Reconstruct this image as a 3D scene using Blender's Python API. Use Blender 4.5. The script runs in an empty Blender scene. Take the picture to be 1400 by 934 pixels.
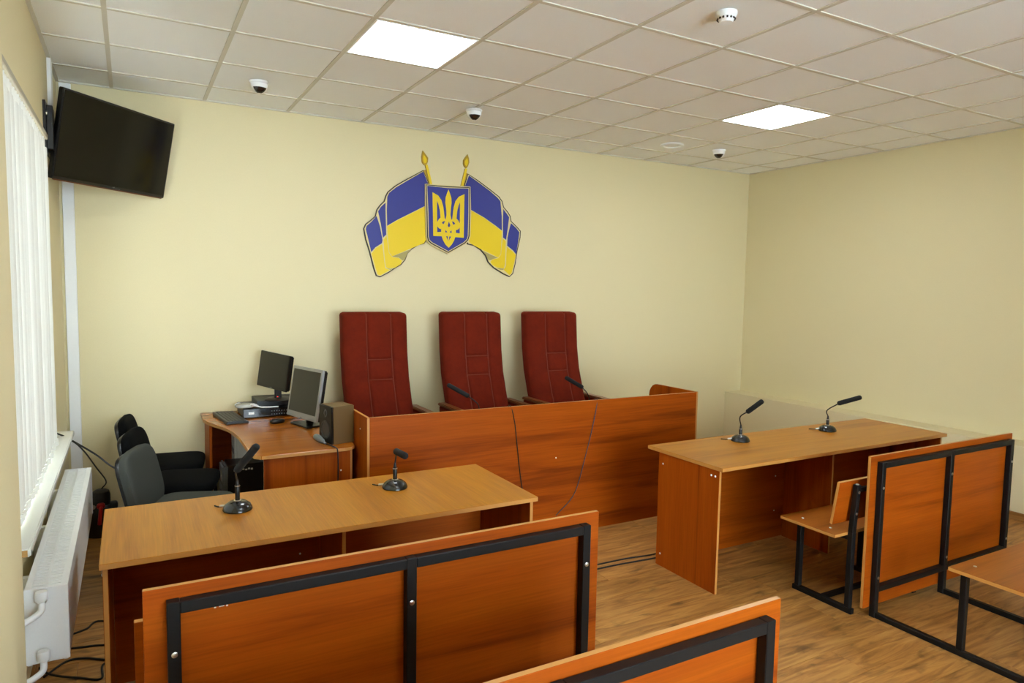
import bpy, bmesh, math, random
import numpy as np
from mathutils import Vector, Matrix

random.seed(7)
scene = bpy.context.scene
COL = scene.collection

# ------------------------------------------------------------------ camera
FPX, YAW, PITCH, ROLL = 937.8, .5086, -.0788, .0174
CAM = np.array([.41, -5.717, 1.75])
_f = np.array([math.sin(YAW) * math.cos(PITCH), math.cos(YAW) * math.cos(PITCH), math.sin(PITCH)])
_r = np.array([math.cos(YAW), -math.sin(YAW), 0.])
_u = np.cross(_r, _f)
RX = _r * math.cos(ROLL) + _u * math.sin(ROLL)
UX = -_r * math.sin(ROLL) + _u * math.cos(ROLL)
FX = _f
cd = bpy.data.cameras.new('camera')
cd.sensor_width = 36.0
cd.lens = FPX * 36.0 / 1400.0
cd.clip_start = .02
cam = bpy.data.objects.new('camera', cd)
COL.objects.link(cam)
cam.matrix_world = Matrix(((RX[0], UX[0], -FX[0], CAM[0]), (RX[1], UX[1], -FX[1], CAM[1]),
                           (RX[2], UX[2], -FX[2], CAM[2]), (0, 0, 0, 1)))
scene.camera = cam


def ray(u, v): return RX * ((u - 700) / FPX) - UX * ((v - 467) / FPX) + FX
def hy(u, v, y): d = ray(u, v); return CAM + d * ((y - CAM[1]) / d[1])
def hz(u, v, z): d = ray(u, v); return CAM + d * ((z - CAM[2]) / d[2])
def hx(u, v, x): d = ray(u, v); return CAM + d * ((x - CAM[0]) / d[0])


# ------------------------------------------------------------------ world, exposure
LAMP = 19.0
LAMP_COL = (.92, 1.0, 1.06)
w = bpy.data.worlds.new('daylight'); scene.world = w; w.use_nodes = True
bg = w.node_tree.nodes['Background']
bg.inputs[0].default_value = (.86, .965, 1.10, 1); bg.inputs[1].default_value = 16.5
vs = scene.view_settings
vs.view_transform = 'Standard'; vs.look = 'None'; vs.gamma = 1.0; vs.use_curve_mapping = False
vs.exposure = 0.38


# ------------------------------------------------------------------ materials
def lin(h):
    h = h.lstrip('#'); out = []
    for i in (0, 2, 4):
        c = int(h[i:i + 2], 16) / 255
        out.append(c / 12.92 if c <= .04045 else ((c + .055) / 1.055) ** 2.4)
    return (*out, 1)


def newmat(name):
    m = bpy.data.materials.new(name); m.use_nodes = True
    nt = m.node_tree
    return m, nt, nt.nodes['Principled BSDF']


def plain(name, col, rough=.5, metal=0, bump=0, bscale=200, spec=.5, coat=0, vary=0):
    m, nt, p = newmat(name)
    c = lin(col) if isinstance(col, str) else col
    p.inputs['Base Color'].default_value = c
    p.inputs['Roughness'].default_value = rough
    p.inputs['Metallic'].default_value = metal
    p.inputs['Specular IOR Level'].default_value = spec
    if coat: p.inputs['Coat Weight'].default_value = coat
    tc = nt.nodes.new('ShaderNodeTexCoord')
    no = nt.nodes.new('ShaderNodeTexNoise'); no.inputs['Scale'].default_value = bscale
    no.inputs['Detail'].default_value = 4
    nt.links.new(tc.outputs['Object'], no.inputs['Vector'])
    if bump:
        b = nt.nodes.new('ShaderNodeBump'); b.inputs['Strength'].default_value = bump
        b.inputs['Distance'].default_value = .002
        nt.links.new(no.outputs[0], b.inputs['Height']); nt.links.new(b.outputs[0], p.inputs['Normal'])
    mr = nt.nodes.new('ShaderNodeMapRange')
    v = vary or .03
    mr.inputs['To Min'].default_value = 1 - v; mr.inputs['To Max'].default_value = 1 + v
    nt.links.new(no.outputs[0], mr.inputs['Value'])
    mx = nt.nodes.new('ShaderNodeMix'); mx.data_type = 'RGBA'; mx.blend_type = 'MULTIPLY'
    mx.inputs['Factor'].default_value = 1
    mx.inputs['A'].default_value = c
    nt.links.new(mr.outputs[0], mx.inputs['B'])
    nt.links.new(mx.outputs['Result'], p.inputs['Base Color'])
    return m


def wood(name, axis, dark, mid, light, rough=.4, spec=.13, bump=.015):
    """cherry laminate, grain along one axis of the part"""
    m, nt, p = newmat(name)
    N, L = nt.nodes.new, nt.links.new
    tc = N('ShaderNodeTexCoord'); oi = N('ShaderNodeObjectInfo')
    mul = N('ShaderNodeMath'); mul.operation = 'MULTIPLY'; mul.inputs[1].default_value = 37.0
    L(oi.outputs['Random'], mul.inputs[0])
    add = N('ShaderNodeVectorMath'); add.operation = 'ADD'
    L(tc.outputs['Object'], add.inputs[0]); L(mul.outputs[0], add.inputs[1])
    mp = N('ShaderNodeMapping'); s = [9.0, 9.0, 9.0]; s['xyz'.index(axis)] = .55
    mp.inputs['Scale'].default_value = s
    L(add.outputs[0], mp.inputs['Vector'])
    n1 = N('ShaderNodeTexNoise'); n1.inputs['Scale'].default_value = 1.0; n1.inputs['Detail'].default_value = 5
    n1.inputs['Distortion'].default_value = .8; n1.inputs['Roughness'].default_value = .55
    L(mp.outputs[0], n1.inputs['Vector'])
    mp2 = N('ShaderNodeMapping'); s = [160.0] * 3; s['xyz'.index(axis)] = 4.0
    mp2.inputs['Scale'].default_value = s
    L(add.outputs[0], mp2.inputs['Vector'])
    n2 = N('ShaderNodeTexNoise'); n2.inputs['Scale'].default_value = 1.0; n2.inputs['Detail'].default_value = 3
    L(mp2.outputs[0], n2.inputs['Vector'])
    r = N('ShaderNodeValToRGB')
    e = r.color_ramp.elements
    e[0].position = .30; e[0].color = lin(dark); e[1].position = .72; e[1].color = lin(light)
    k = r.color_ramp.elements.new(.46); k.color = lin(mid)
    L(n1.outputs[0], r.inputs[0])
    mr = N('ShaderNodeMapRange'); mr.inputs['From Min'].default_value = .3; mr.inputs['From Max'].default_value = .7
    mr.inputs['To Min'].default_value = .86; mr.inputs['To Max'].default_value = 1.1
    L(n2.outputs[0], mr.inputs['Value'])
    mx = N('ShaderNodeMix'); mx.data_type = 'RGBA'; mx.blend_type = 'MULTIPLY'; mx.inputs['Factor'].default_value = 1
    L(r.outputs[0], mx.inputs['A']); L(mr.outputs[0], mx.inputs['B'])
    L(mx.outputs['Result'], p.inputs['Base Color'])
    p.inputs['Roughness'].default_value = rough
    p.inputs['Specular IOR Level'].default_value = spec
    b = N('ShaderNodeBump'); b.inputs['Strength'].default_value = bump; b.inputs['Distance'].default_value = .0005
    L(n2.outputs[0], b.inputs['Height']); L(b.outputs[0], p.inputs['Normal'])
    return m


WD = ('#7a3306', '#9c4608', '#a9520c')
WOOD = {a: wood('cherry_laminate_' + a, a, *WD) for a in 'xyz'}
WT = ('#9a5c10', '#b07016', '#bc7e1c')
TOP = {a: wood('amber_laminate_' + a, a, *WT, rough=.32, spec=.3) for a in 'xyz'}
SEAT = wood('seat_laminate', 'x', '#84460e', '#9c5614', '#a6611a', rough=.34, spec=.25)
EDGE = plain('edge_band', '#c48a45', .35)
SHELF = wood('desk_laminate', 'x', '#9c5513', '#a45c17', '#ac651d', rough=.16, spec=.3, bump=0)


def floor_mat():
    m, nt, p = newmat('oak_floor')
    N, L = nt.nodes.new, nt.links.new
    tc = N('ShaderNodeTexCoord'); oi = N('ShaderNodeObjectInfo')
    mul = N('ShaderNodeMath'); mul.operation = 'MULTIPLY'; mul.inputs[1].default_value = 53.0
    L(oi.outputs['Random'], mul.inputs[0])
    add = N('ShaderNodeVectorMath'); add.operation = 'ADD'
    L(tc.outputs['Object'], add.inputs[0]); L(mul.outputs[0], add.inputs[1])
    mp = N('ShaderNodeMapping'); mp.inputs['Scale'].default_value = (2.4, 24, 24)
    L(add.outputs[0], mp.inputs['Vector'])
    n1 = N('ShaderNodeTexNoise'); n1.inputs['Scale'].default_value = 1; n1.inputs['Detail'].default_value = 7
    n1.inputs['Distortion'].default_value = 1.2; n1.inputs['Roughness'].default_value = .6
    L(mp.outputs[0], n1.inputs['Vector'])
    r = N('ShaderNodeValToRGB'); e = r.color_ramp.elements
    e[0].position = .27; e[0].color = lin('#7a4e22'); e[1].position = .75; e[1].color = lin('#cc9a54')
    k = e.new(.5); k.color = lin('#ac783c')
    L(n1.outputs[0], r.inputs[0])
    # knots: long dark smudges
    mp3 = N('ShaderNodeMapping'); mp3.inputs['Scale'].default_value = (4.5, 14, 14)
    L(add.outputs[0], mp3.inputs['Vector'])
    n3 = N('ShaderNodeTexNoise'); n3.inputs['Scale'].default_value = 1; n3.inputs['Detail'].default_value = 3
    n3.inputs['Distortion'].default_value = .6
    L(mp3.outputs[0], n3.inputs['Vector'])
    mr3 = N('ShaderNodeMapRange'); mr3.inputs['From Min'].default_value = .58; mr3.inputs['From Max'].default_value = .74
    mr3.inputs['To Min'].default_value = 1; mr3.inputs['To Max'].default_value = .45
    L(n3.outputs[0], mr3.inputs['Value'])
    mrr = N('ShaderNodeMapRange'); mrr.inputs['To Min'].default_value = .9; mrr.inputs['To Max'].default_value = 1.08
    L(oi.outputs['Random'], mrr.inputs['Value'])
    mm = N('ShaderNodeMath'); mm.operation = 'MULTIPLY'
    L(mr3.outputs[0], mm.inputs[0]); L(mrr.outputs[0], mm.inputs[1])
    mx = N('ShaderNodeMix'); mx.data_type = 'RGBA'; mx.blend_type = 'MULTIPLY'; mx.inputs['Factor'].default_value = 1
    L(r.outputs[0], mx.inputs['A']); L(mm.outputs[0], mx.inputs['B'])
    L(mx.outputs['Result'], p.inputs['Base Color'])
    p.inputs['Roughness'].default_value = .42
    p.inputs['Specular IOR Level'].default_value = .35
    b = N('ShaderNodeBump'); b.inputs['Strength'].default_value = .1; b.inputs['Distance'].default_value = .001
    L(n1.outputs[0], b.inputs['Height']); L(b.outputs[0], p.inputs['Normal'])
    return m


def wall_mat(name, col):
    m, nt, p = newmat(name)
    N, L = nt.nodes.new, nt.links.new
    tc = N('ShaderNodeTexCoord')
    mp = N('ShaderNodeMapping'); mp.inputs['Scale'].default_value = (260, 260, 90)
    L(tc.outputs['Object'], mp.inputs['Vector'])
    n = N('ShaderNodeTexNoise'); n.inputs['Scale'].default_value = 1; n.inputs['Detail'].default_value = 3
    L(mp.outputs[0], n.inputs['Vector'])
    mr = N('ShaderNodeMapRange'); mr.inputs['To Min'].default_value = .95; mr.inputs['To Max'].default_value = 1.05
    L(n.outputs[0], mr.inputs['Value'])
    mx = N('ShaderNodeMix'); mx.data_type = 'RGBA'; mx.blend_type = 'MULTIPLY'; mx.inputs['Factor'].default_value = 1
    mx.inputs['A'].default_value = lin(col); L(mr.outputs[0], mx.inputs['B'])
    L(mx.outputs['Result'], p.inputs['Base Color'])
    p.inputs['Roughness'].default_value = .6; p.inputs['Specular IOR Level'].default_value = .3
    b = N('ShaderNodeBump'); b.inputs['Strength'].default_value = .25; b.inputs['Distance'].default_value = .001
    L(n.outputs[0], b.inputs['Height']); L(b.outputs[0], p.inputs['Normal'])
    return m


def velvet():
    m, nt, p = newmat('red_velvet')
    N, L = nt.nodes.new, nt.links.new
    tc = N('ShaderNodeTexCoord')
    n = N('ShaderNodeTexNoise'); n.inputs['Scale'].default_value = 9; n.inputs['Detail'].default_value = 6
    n.inputs['Roughness'].default_value = .7
    L(tc.outputs['Object'], n.inputs['Vector'])
    r = N('ShaderNodeValToRGB'); e = r.color_ramp.elements
    e[0].position = .25; e[0].color = lin('#5a1606'); e[1].position = .8; e[1].color = lin('#73200a')
    L(n.outputs[0], r.inputs[0]); L(r.outputs[0], p.inputs['Base Color'])
    p.inputs['Roughness'].default_value = .9; p.inputs['Specular IOR Level'].default_value = .15
    p.inputs['Sheen Weight'].default_value = .18; p.inputs['Sheen Roughness'].default_value = .4
    p.inputs['Sheen Tint'].default_value = lin('#d8603a')
    n2 = N('ShaderNodeTexNoise'); n2.inputs['Scale'].default_value = 320
    L(tc.outputs['Object'], n2.inputs['Vector'])
    b = N('ShaderNodeBump'); b.inputs['Strength'].default_value = .3; b.inputs['Distance'].default_value = .002
    L(n2.outputs[0], b.inputs['Height']); L(b.outputs[0], p.inputs['Normal'])
    return m


def blind_mat():
    m, nt, p = newmat('blind_fabric')
    N, L = nt.nodes.new, nt.links.new
    p.inputs['Base Color'].default_value = lin('#eef0e8'); p.inputs['Roughness'].default_value = .8
    tr = N('ShaderNodeBsdfTranslucent'); tr.inputs[0].default_value = lin('#e8ece2')
    tc = N('ShaderNodeTexCoord'); n = N('ShaderNodeTexNoise'); n.inputs['Scale'].default_value = 250
    L(tc.outputs['Object'], n.inputs['Vector'])
    b = N('ShaderNodeBump'); b.inputs['Strength'].default_value = .2; b.inputs['Distance'].default_value = .001
    L(n.outputs[0], b.inputs['Height']); L(b.outputs[0], p.inputs['Normal'])
    mx = N('ShaderNodeMixShader'); mx.inputs[0].default_value = .006
    L(p.outputs[0], mx.inputs[1]); L(tr.outputs[0], mx.inputs[2])
    L(mx.outputs[0], nt.nodes['Material Output'].inputs[0])
    return m


def emit(name, col, s):
    m = bpy.data.materials.new(name); m.use_nodes = True
    nt = m.node_tree; nt.nodes.remove(nt.nodes['Principled BSDF'])
    e = nt.nodes.new('ShaderNodeEmission'); e.inputs[0].default_value = (*col, 1); e.inputs[1].default_value = s
    nt.links.new(e.outputs[0], nt.nodes['Material Output'].inputs[0])
    return m


def thin_glass(name):
    m = bpy.data.materials.new(name); m.use_nodes = True
    nt = m.node_tree; nt.nodes.remove(nt.nodes['Principled BSDF'])
    t = nt.nodes.new('ShaderNodeBsdfTransparent'); g = nt.nodes.new('ShaderNodeBsdfGlossy'); g.inputs['Roughness'].default_value = .02
    t.inputs[0].default_value = (.93, .96, .95, 1)
    f = nt.nodes.new('ShaderNodeFresnel'); mx = nt.nodes.new('ShaderNodeMixShader')
    nt.links.new(f.outputs[0], mx.inputs[0]); nt.links.new(t.outputs[0], mx.inputs[1]); nt.links.new(g.outputs[0], mx.inputs[2])
    nt.links.new(mx.outputs[0], nt.nodes['Material Output'].inputs[0])
    return m


def glass(name):
    m, nt, p = newmat(name)
    p.inputs['Base Color'].default_value = (.95, .98, .97, 1); p.inputs['Roughness'].default_value = .02
    p.inputs['Transmission Weight'].default_value = 1; p.inputs['IOR'].default_value = 1.45
    return m


M = dict(
    wall=wall_mat('cream_wallpaper', '#e0d3a8'), ledge=wall_mat('cream_panel', '#dccfa8'),
    tile=plain('ceiling_tile', '#f4f4f1', .9, bump=.35, bscale=240, vary=.06),
    bar=plain('grid_bar_paint', '#d2ccbc', .5), white=plain('white_enamel', '#f3f5f4', .35),
    pvc=plain('white_plastic', '#eceded', .35), floor=floor_mat(), base=wood('skirting_wood', 'x', '#7a5228', '#9a6d3b', '#a97b48'),
    sub=plain('floor_gap', '#3a2614', .8), black=plain('black_plastic', '#0c0c0c', .35), foam=plain('black_foam', '#121313', .95, bump=.5, bscale=400),
    paint=plain('black_steel_paint', '#121110', .5, bump=.15, bscale=60, vary=.25, spec=.25), steel=plain('bright_steel', '#d0d0cc', .3, 1),
    dome=plain('gloss_black', '#141516', .22, coat=.4), screen=plain('dark_screen', '#040404', .1, spec=.35),
    lcd=plain('lcd_panel', '#1d1b15', .3), silver=plain('silver_plastic', '#a5a6a6', .35, .4), velvet=velvet(),
    blind=blind_mat(), grey=plain('grey_fabric', '#41433e', .95, bump=.4, bscale=300, spec=.15), blackfab=plain('black_fabric', '#080909', .95, bump=.4, bscale=300, spec=.12),
    red=plain('red_plastic', '#b01210', .3), cable=plain('black_cable', '#0d0c0b', .5), glass=thin_glass('window_glass'), added_pane=thin_glass('added_window_glass'),
    speaker=plain('speaker_veneer', '#634a24', .45), beige=plain('beige_case', '#c9c6b4', .5), greyplas=plain('grey_plastic', '#6a6c6a', .4),
    blue=plain('emblem_blue', '#2b3288', .45), yellow=plain('emblem_yellow', '#e8c800', .45), fold=plain('emblem_beige', '#a59758', .5),
    gold=plain('emblem_gold', '#b8952c', .35, .3), outline=plain('emblem_dark', '#2a2118', .5), cream=plain('emblem_cream', '#d9c98e', .5),
    cone=plain('driver_cone', '#3c3c3b', .3), keys=plain('key_plastic', '#4a463f', .5), rail=plain('rail_paint', '#a9a18c', .5), sillp=plain('sill_paint', '#cfd0c8', .5), seam=plain('velvet_seam', '#7a3420', .9), chip=plain('chipboard', '#b08a50', .9, bump=.5, bscale=150, vary=.3), trim=plain('wooden_arm', '#6e3a16', .35),
    lamp=emit('lamp_diffuser', LAMP_COL, LAMP), clear=plain('clear_bag', '#a8a79c', .25), marks=plain('white_print', '#e6dcc8', .6),
    ledr=emit('red_indicator', (1, .05, .03), 3), dgrey=plain('dark_grey_plastic', '#242424', .45),
)


# ------------------------------------------------------------------ mesh helpers
class MB:
    def __init__(s): s.v, s.f, s.m, s.sm = [], [], [], []

    def add(s, vs, fs, mi=0, smooth=False):
        o = len(s.v); s.v += [tuple(float(c) for c in p) for p in vs]
        for f in fs:
            s.f.append([o + i for i in f]); s.m.append(mi); s.sm.append(smooth)
        return s

    def box(s, x0, x1, y0, y1, z0, z1, mi=0, em=None):
        vs = [(x0, y0, z0), (x1, y0, z0), (x1, y1, z0), (x0, y1, z0), (x0, y0, z1), (x1, y0, z1), (x1, y1, z1), (x0, y1, z1)]
        fs = [((0, 3, 2, 1), 2), ((4, 5, 6, 7), 2), ((0, 1, 5, 4), 1), ((2, 3, 7, 6), 1), ((0, 4, 7, 3), 0), ((1, 2, 6, 5), 0)]
        d = [x1 - x0, y1 - y0, z1 - z0]; thin = d.index(min(d))
        o = len(s.v); s.v += vs
        for f, ax in fs:
            s.f.append([o + i for i in f]); s.m.append(mi if em is None or ax == thin else em); s.sm.append(False)
        return s

    def obox(s, c, size, rot, mi=0):
        """box centred at c with 3x3 rot"""
        R = Matrix(rot) if not isinstance(rot, Matrix) else rot
        h = [k / 2 for k in size]; vs = []
        for dz in (-1, 1):
            for dx, dy in ((-1, -1), (1, -1), (1, 1), (-1, 1)):
                vs.append(Vector(c) + R @ Vector((dx * h[0], dy * h[1], dz * h[2])))
        return s.add(vs, [(0, 3, 2, 1), (4, 5, 6, 7), (0, 1, 5, 4), (1, 2, 6, 5), (2, 3, 7, 6), (3, 0, 4, 7)], mi)

    def bar(s, p0, p1, w, h=None, mi=0):
        """square tube between points"""
        p0, p1 = Vector(p0), Vector(p1); h = h or w
        d = (p1 - p0).normalized()
        up = Vector((0, 0, 1)) if abs(d.z) < .9 else Vector((0, 1, 0))
        a = d.cross(up).normalized(); b = a.cross(d).normalized()
        vs = []
        for p in (p0, p1):
            for i, j in ((-1, -1), (1, -1), (1, 1), (-1, 1)):
                vs.append(p + a * i * w / 2 + b * j * h / 2)
        return s.add(vs, [(3, 2, 1, 0), (4, 5, 6, 7), (0, 1, 5, 4), (1, 2, 6, 5), (2, 3, 7, 6), (3, 0, 4, 7)], mi)

    def tube(s, pts, r, n=8, mi=0, cap=True):
        pts = [Vector(p) for p in pts]; k = len(pts)
        rs = r if isinstance(r, (list, tuple)) else [r] * k
        rings = []; pa = None
        for i, p in enumerate(pts):
            d = (pts[min(i + 1, k - 1)] - pts[max(i - 1, 0)])
            d = d.normalized() if d.length > 1e-9 else Vector((0, 0, 1))
            if pa is None:
                t = Vector((0, 0, 1)) if abs(d.z) < .9 else Vector((1, 0, 0))
                a = d.cross(t).normalized()
            else:
                a = (pa - d * pa.dot(d)).normalized()
            pa = a; b = d.cross(a)
            rings.append([p + (a * math.cos(2 * math.pi * j / n) + b * math.sin(2 * math.pi * j / n)) * rs[i] for j in range(n)])
        vs = [q for g in rings for q in g]
        fs = [(i * n + j, i * n + (j + 1) % n, (i + 1) * n + (j + 1) % n, (i + 1) * n + j) for i in range(k - 1) for j in range(n)]
        if cap: fs += [tuple(reversed(range(n))), tuple((k - 1) * n + j for j in range(n))]
        return s.add(vs, fs, mi, True)

    def lathe(s, prof, c=(0, 0, 0), n=24, mi=0, R=None):
        c = Vector(c); R = R or Matrix.Identity(3)
        vs = []
        for r, z in prof:
            for j in range(n):
                t = 2 * math.pi * j / n
                vs.append(c + R @ Vector((r * math.cos(t), r * math.sin(t), z)))
        k = len(prof)
        fs = [(i * n + j, i * n + (j + 1) % n, (i + 1) * n + (j + 1) % n, (i + 1) * n + j) for i in range(k - 1) for j in range(n)]
        fs += [tuple(reversed(range(n))), tuple((k - 1) * n + j for j in range(n))]
        return s.add(vs, fs, mi, True)

    def sq(s, c, size, e1=.35, e2=.35, R=None, mi=0, nu=28, nv=16):
        """superellipsoid cushion"""
        R = R or Matrix.Identity(3); c = Vector(c)
        def P(v, e): return math.copysign(abs(v) ** e, v)
        vs = [c + R @ Vector((0, 0, -size[2] / 2))]
        for i in range(1, nv):
            a = -math.pi / 2 + math.pi * i / nv
            for j in range(nu):
                t = 2 * math.pi * j / nu
                vs.append(c + R @ Vector((size[0] / 2 * P(math.cos(a), e1) * P(math.cos(t), e2),
                                          size[1] / 2 * P(math.cos(a), e1) * P(math.sin(t), e2), size[2] / 2 * P(math.sin(a), e1))))
        vs.append(c + R @ Vector((0, 0, size[2] / 2)))
        fs = [(0, 1 + (j + 1) % nu, 1 + j) for j in range(nu)]
        for i in range(nv - 2):
            for j in range(nu):
                fs.append((1 + i * nu + j, 1 + i * nu + (j + 1) % nu, 1 + (i + 1) * nu + (j + 1) % nu, 1 + (i + 1) * nu + j))
        l = len(vs) - 1
        fs += [(l, 1 + (nv - 2) * nu + j, 1 + (nv - 2) * nu + (j + 1) % nu) for j in range(nu)]
        return s.add(vs, fs, mi, True)

    def ext(s, front, back, mi=0, em=None):
        n = len(front); em = mi if em is None else em
        s.add(list(front) + list(back), [tuple(range(n)), tuple(reversed(range(n, 2 * n)))], mi)
        o = len(s.v) - 2 * n
        for i in range(n):
            j = (i + 1) % n
            s.f.append([o + j, o + i, o + n + i, o + n + j]); s.m.append(em); s.sm.append(False)
        return s

    def mesh(s, name, mats, bevel=0, seg=1, sharp=40):
        me = bpy.data.meshes.new(name)
        me.from_pydata(s.v, [], s.f)
        for i, p in enumerate(me.polygons):
            p.material_index = s.m[i]; p.use_smooth = s.sm[i]
        for m in (mats if isinstance(mats, (list, tuple)) else [mats]): me.materials.append(m)
        bm = bmesh.new(); bm.from_mesh(me)
        bmesh.ops.recalc_face_normals(bm, faces=bm.faces)
        if bevel:
            ed = [e for e in bm.edges if len(e.link_faces) == 2 and e.calc_face_angle(0) > .6]
            bmesh.ops.bevel(bm, geom=ed, offset=bevel, segments=seg, affect='EDGES', clamp_overlap=True)
            if seg > 1:
                for f in bm.faces: f.smooth = True
        bm.to_mesh(me); bm.free()
        if any(p.use_smooth for p in me.polygons):
            me.set_sharp_from_angle(angle=math.radians(sharp))
        return me

    def build(s, name, mats, parent=None, bevel=0, seg=1, sharp=40):
        o = bpy.data.objects.new(name, s.mesh(name, mats, bevel, seg, sharp))
        COL.objects.link(o)
        if parent: o.parent = parent
        return o


def tag(o, label, cat, group=None):
    o['label'] = label; o['category'] = cat
    if group: o['group'] = group
    return o


def thing(name, label, cat, loc=(0, 0, 0), rz=0, group=None):
    o = bpy.data.objects.new(name, None); COL.objects.link(o)
    o.empty_display_size = .1
    o.location = loc; o.rotation_euler = (0, 0, rz)
    return tag(o, label, cat, group)


def struct(o): o['kind'] = 'structure'; return o


def panel(name, parent, x0, x1, y0, y1, z0, z1, mat, edge=None, bevel=.0015):
    return MB().box(x0, x1, y0, y1, z0, z1, 0, 1).build(name, [mat, edge or EDGE], parent, bevel)


def smooth_path(pts, n=8):
    P = [Vector(p) for p in pts]; P = [P[0] * 2 - P[1]] + P + [P[-1] * 2 - P[-2]]
    out = []
    for i in range(1, len(P) - 2):
        a, b, c, d = P[i - 1:i + 3]
        for k in range(n):
            t = k / n
            out.append(.5 * ((2 * b) + (c - a) * t + (2 * a - 5 * b + 4 * c - d) * t * t + (3 * b - a - 3 * c + d) * t ** 3))
    out.append(P[-2])
    return out


def text_mesh(name, body, size, mat, parent, mw, depth=.0004):
    cu = bpy.data.curves.new(name, 'FONT'); cu.body = body; cu.size = size; cu.extrude = depth
    cu.align_x = 'CENTER'; cu.align_y = 'CENTER'
    t = bpy.data.objects.new(name + '_tmp', cu); COL.objects.link(t)
    me = bpy.data.meshes.new_from_object(t.evaluated_get(bpy.context.evaluated_depsgraph_get()))
    bpy.data.objects.remove(t)
    me.materials.clear(); me.materials.append(mat)
    o = bpy.data.objects.new(name, me); COL.objects.link(o)
    o.parent = parent; o.matrix_local = mw
    return o


# ------------------------------------------------------------------ room shell
RW, RD, RH = 6.70, -8.8, 3.10           # width, far end behind the camera, ceiling height
WY0, WY1, WZ0, WZ1 = -2.98, -1.53, .92, 2.36   # window opening in the left wall
struct(MB().box(-.25, RW + .2, 0, .2, -.05, 3.3).build('wall_back', M['wall']))
wr = struct(MB().box(RW, RW + .2, RD, 0, -.05, 3.3).build('wall_right', M['wall']))
MB().box(6.45, RW, RD, 0, 0, .585).build('ledge', M['ledge'], wr, .003)
VX0, VX1, VZ0, VZ1 = .7, 3.8, .30, 2.75     # opening for the added window in the unseen wall behind the camera
wf_ = MB().box(-.25, VX0, RD - .2, RD, -.05, 3.3).box(VX1, RW + .2, RD - .2, RD, -.05, 3.3)
wf_.box(VX0, VX1, RD - .2, RD, -.05, VZ0).box(VX0, VX1, RD - .2, RD, VZ1, 3.3)
struct(wf_.build('wall_front', M['wall']))
wl = MB()
wl.box(-.25, 0, RD, WY0, -.05, 3.3); wl.box(-.25, 0, WY1, 0, -.05, 3.3)
wl.box(-.25, 0, WY0, WY1, -.05, WZ0); wl.box(-.25, 0, WY0, WY1, WZ1, 3.3)
wl = struct(wl.build('wall_left', M['wall']))
struct(MB().box(0, .112, -3.62, -3.28, 0, RH).build('trim_1', M['wall'], None, .004))
struct(MB().box(0, .135, -5.2, -3.62, 0, RH).build('trim_2', M['wall'], None, .004))

flo = struct(MB().box(-.25, RW + .2, RD - .2, .2, -.06, -.012).build('floor', M['sub']))
PW, PL = .193, 1.285
cache = {}


def plank_mesh(l, wd):
    k = (round(l, 3), round(wd, 3))
    if k not in cache:
        cache[k] = MB().box(0, l, 0, wd, -.012, 0).mesh('plank', M['floor'], .0012)
    return cache[k]


yy = 0.0; row = 0
while yy > -6.6:
    y0 = yy - PW
    xs = -random.choice([.0, .32, .64, .96]) - .16 * (row % 2)
    while xs < 6.45:
        a, b = max(xs, 0), min(xs + PL, 6.45)
        if b - a > .03:
            o = bpy.data.objects.new('plank', plank_mesh(b - a - .0012, PW - .001)); COL.objects.link(o)
            o.location = (a, y0, 0); o.parent = flo
        xs += PL
    yy = y0; row += 1
MB().box(0, 6.45, RD, yy - .001, -.012, 0).build('rear_boards', M['floor'], flo)

# suspended ceiling: slab, grid bars, tiles
cei = struct(MB().box(-.25, RW + .2, RD - .2, .2, RH + .02, RH + .12).build('ceiling', M['tile']))
GX = [0] + [.6 * i - .27 for i in range(1, 12)] + [RW]
GY = [0] + [-.6 * j + .17 for j in range(1, 15)] + [RD]
for x in GX[1:-1]:
    MB().box(x - .012, x + .012, RD, 0, RH - .002, RH + .012).build('grid_bar', M['bar'], cei)
for y in GY[1:-1]:
    MB().box(0, RW, y - .012, y + .012, RH - .0015, RH + .0125).build('grid_bar', M['bar'], cei)
ang = MB().box(0, .02, RD, 0, RH - .004, RH + .01).box(RW - .02, RW, RD, 0, RH - .004, RH + .01).box(0, RW, -.02, 0, RH - .004, RH + .01)
ang.build('wall_angle', M['bar'], cei)
LAMPS = {(3, 3), (8, 3), (3, 8)}
for i in range(12):
    for j in range(15):
        if (i, j) in LAMPS: continue
        x0, x1, y1, y0 = GX[i], GX[i + 1], GY[j], GY[j + 1]
        k = ('t', round(x1 - x0, 3), round(y1 - y0, 3))
        if k not in cache:
            cache[k] = MB().box(.004, x1 - x0 - .004, .004, y1 - y0 - .004, .004, .018).mesh('ceiling_tile', M['tile'], .002)
        o = bpy.data.objects.new('ceiling_tile', cache[k]); COL.objects.link(o)
        o.location = (x0, y0, RH); o.parent = cei

LN = {(3, 3): 'square ceiling light panel above the computer desk and judges bench', (8, 3): 'square ceiling light panel near the right wall above the far desk',
      (3, 8): 'added square ceiling light panel, out of view above the tall screen benches'}  # this last panel is added out of view for more light
for (i, j) in sorted(LAMPS):
    x0, x1, y1, y0 = GX[i], GX[i + 1], GY[j], GY[j + 1]
    t = thing('ceiling_light', LN[(i, j)], 'ceiling light', ((x0 + x1) / 2, (y0 + y1) / 2, RH), group='light panels in the ceiling')
    h = .29
    fr = MB()
    for a in ((-h, h, -h, -h + .012), (-h, h, h - .012, h), (-h, -h + .012, -h + .012, h - .012), (h - .012, h, -h + .012, h - .012)):
        fr.box(a[0], a[1], a[2], a[3], -.003, .015)
    fr.build('frame', M['white'], t)
    MB().box(-h + .012, h - .012, -h + .012, h - .012, .002, .012).build('diffuser', M['lamp'], t)

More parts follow.
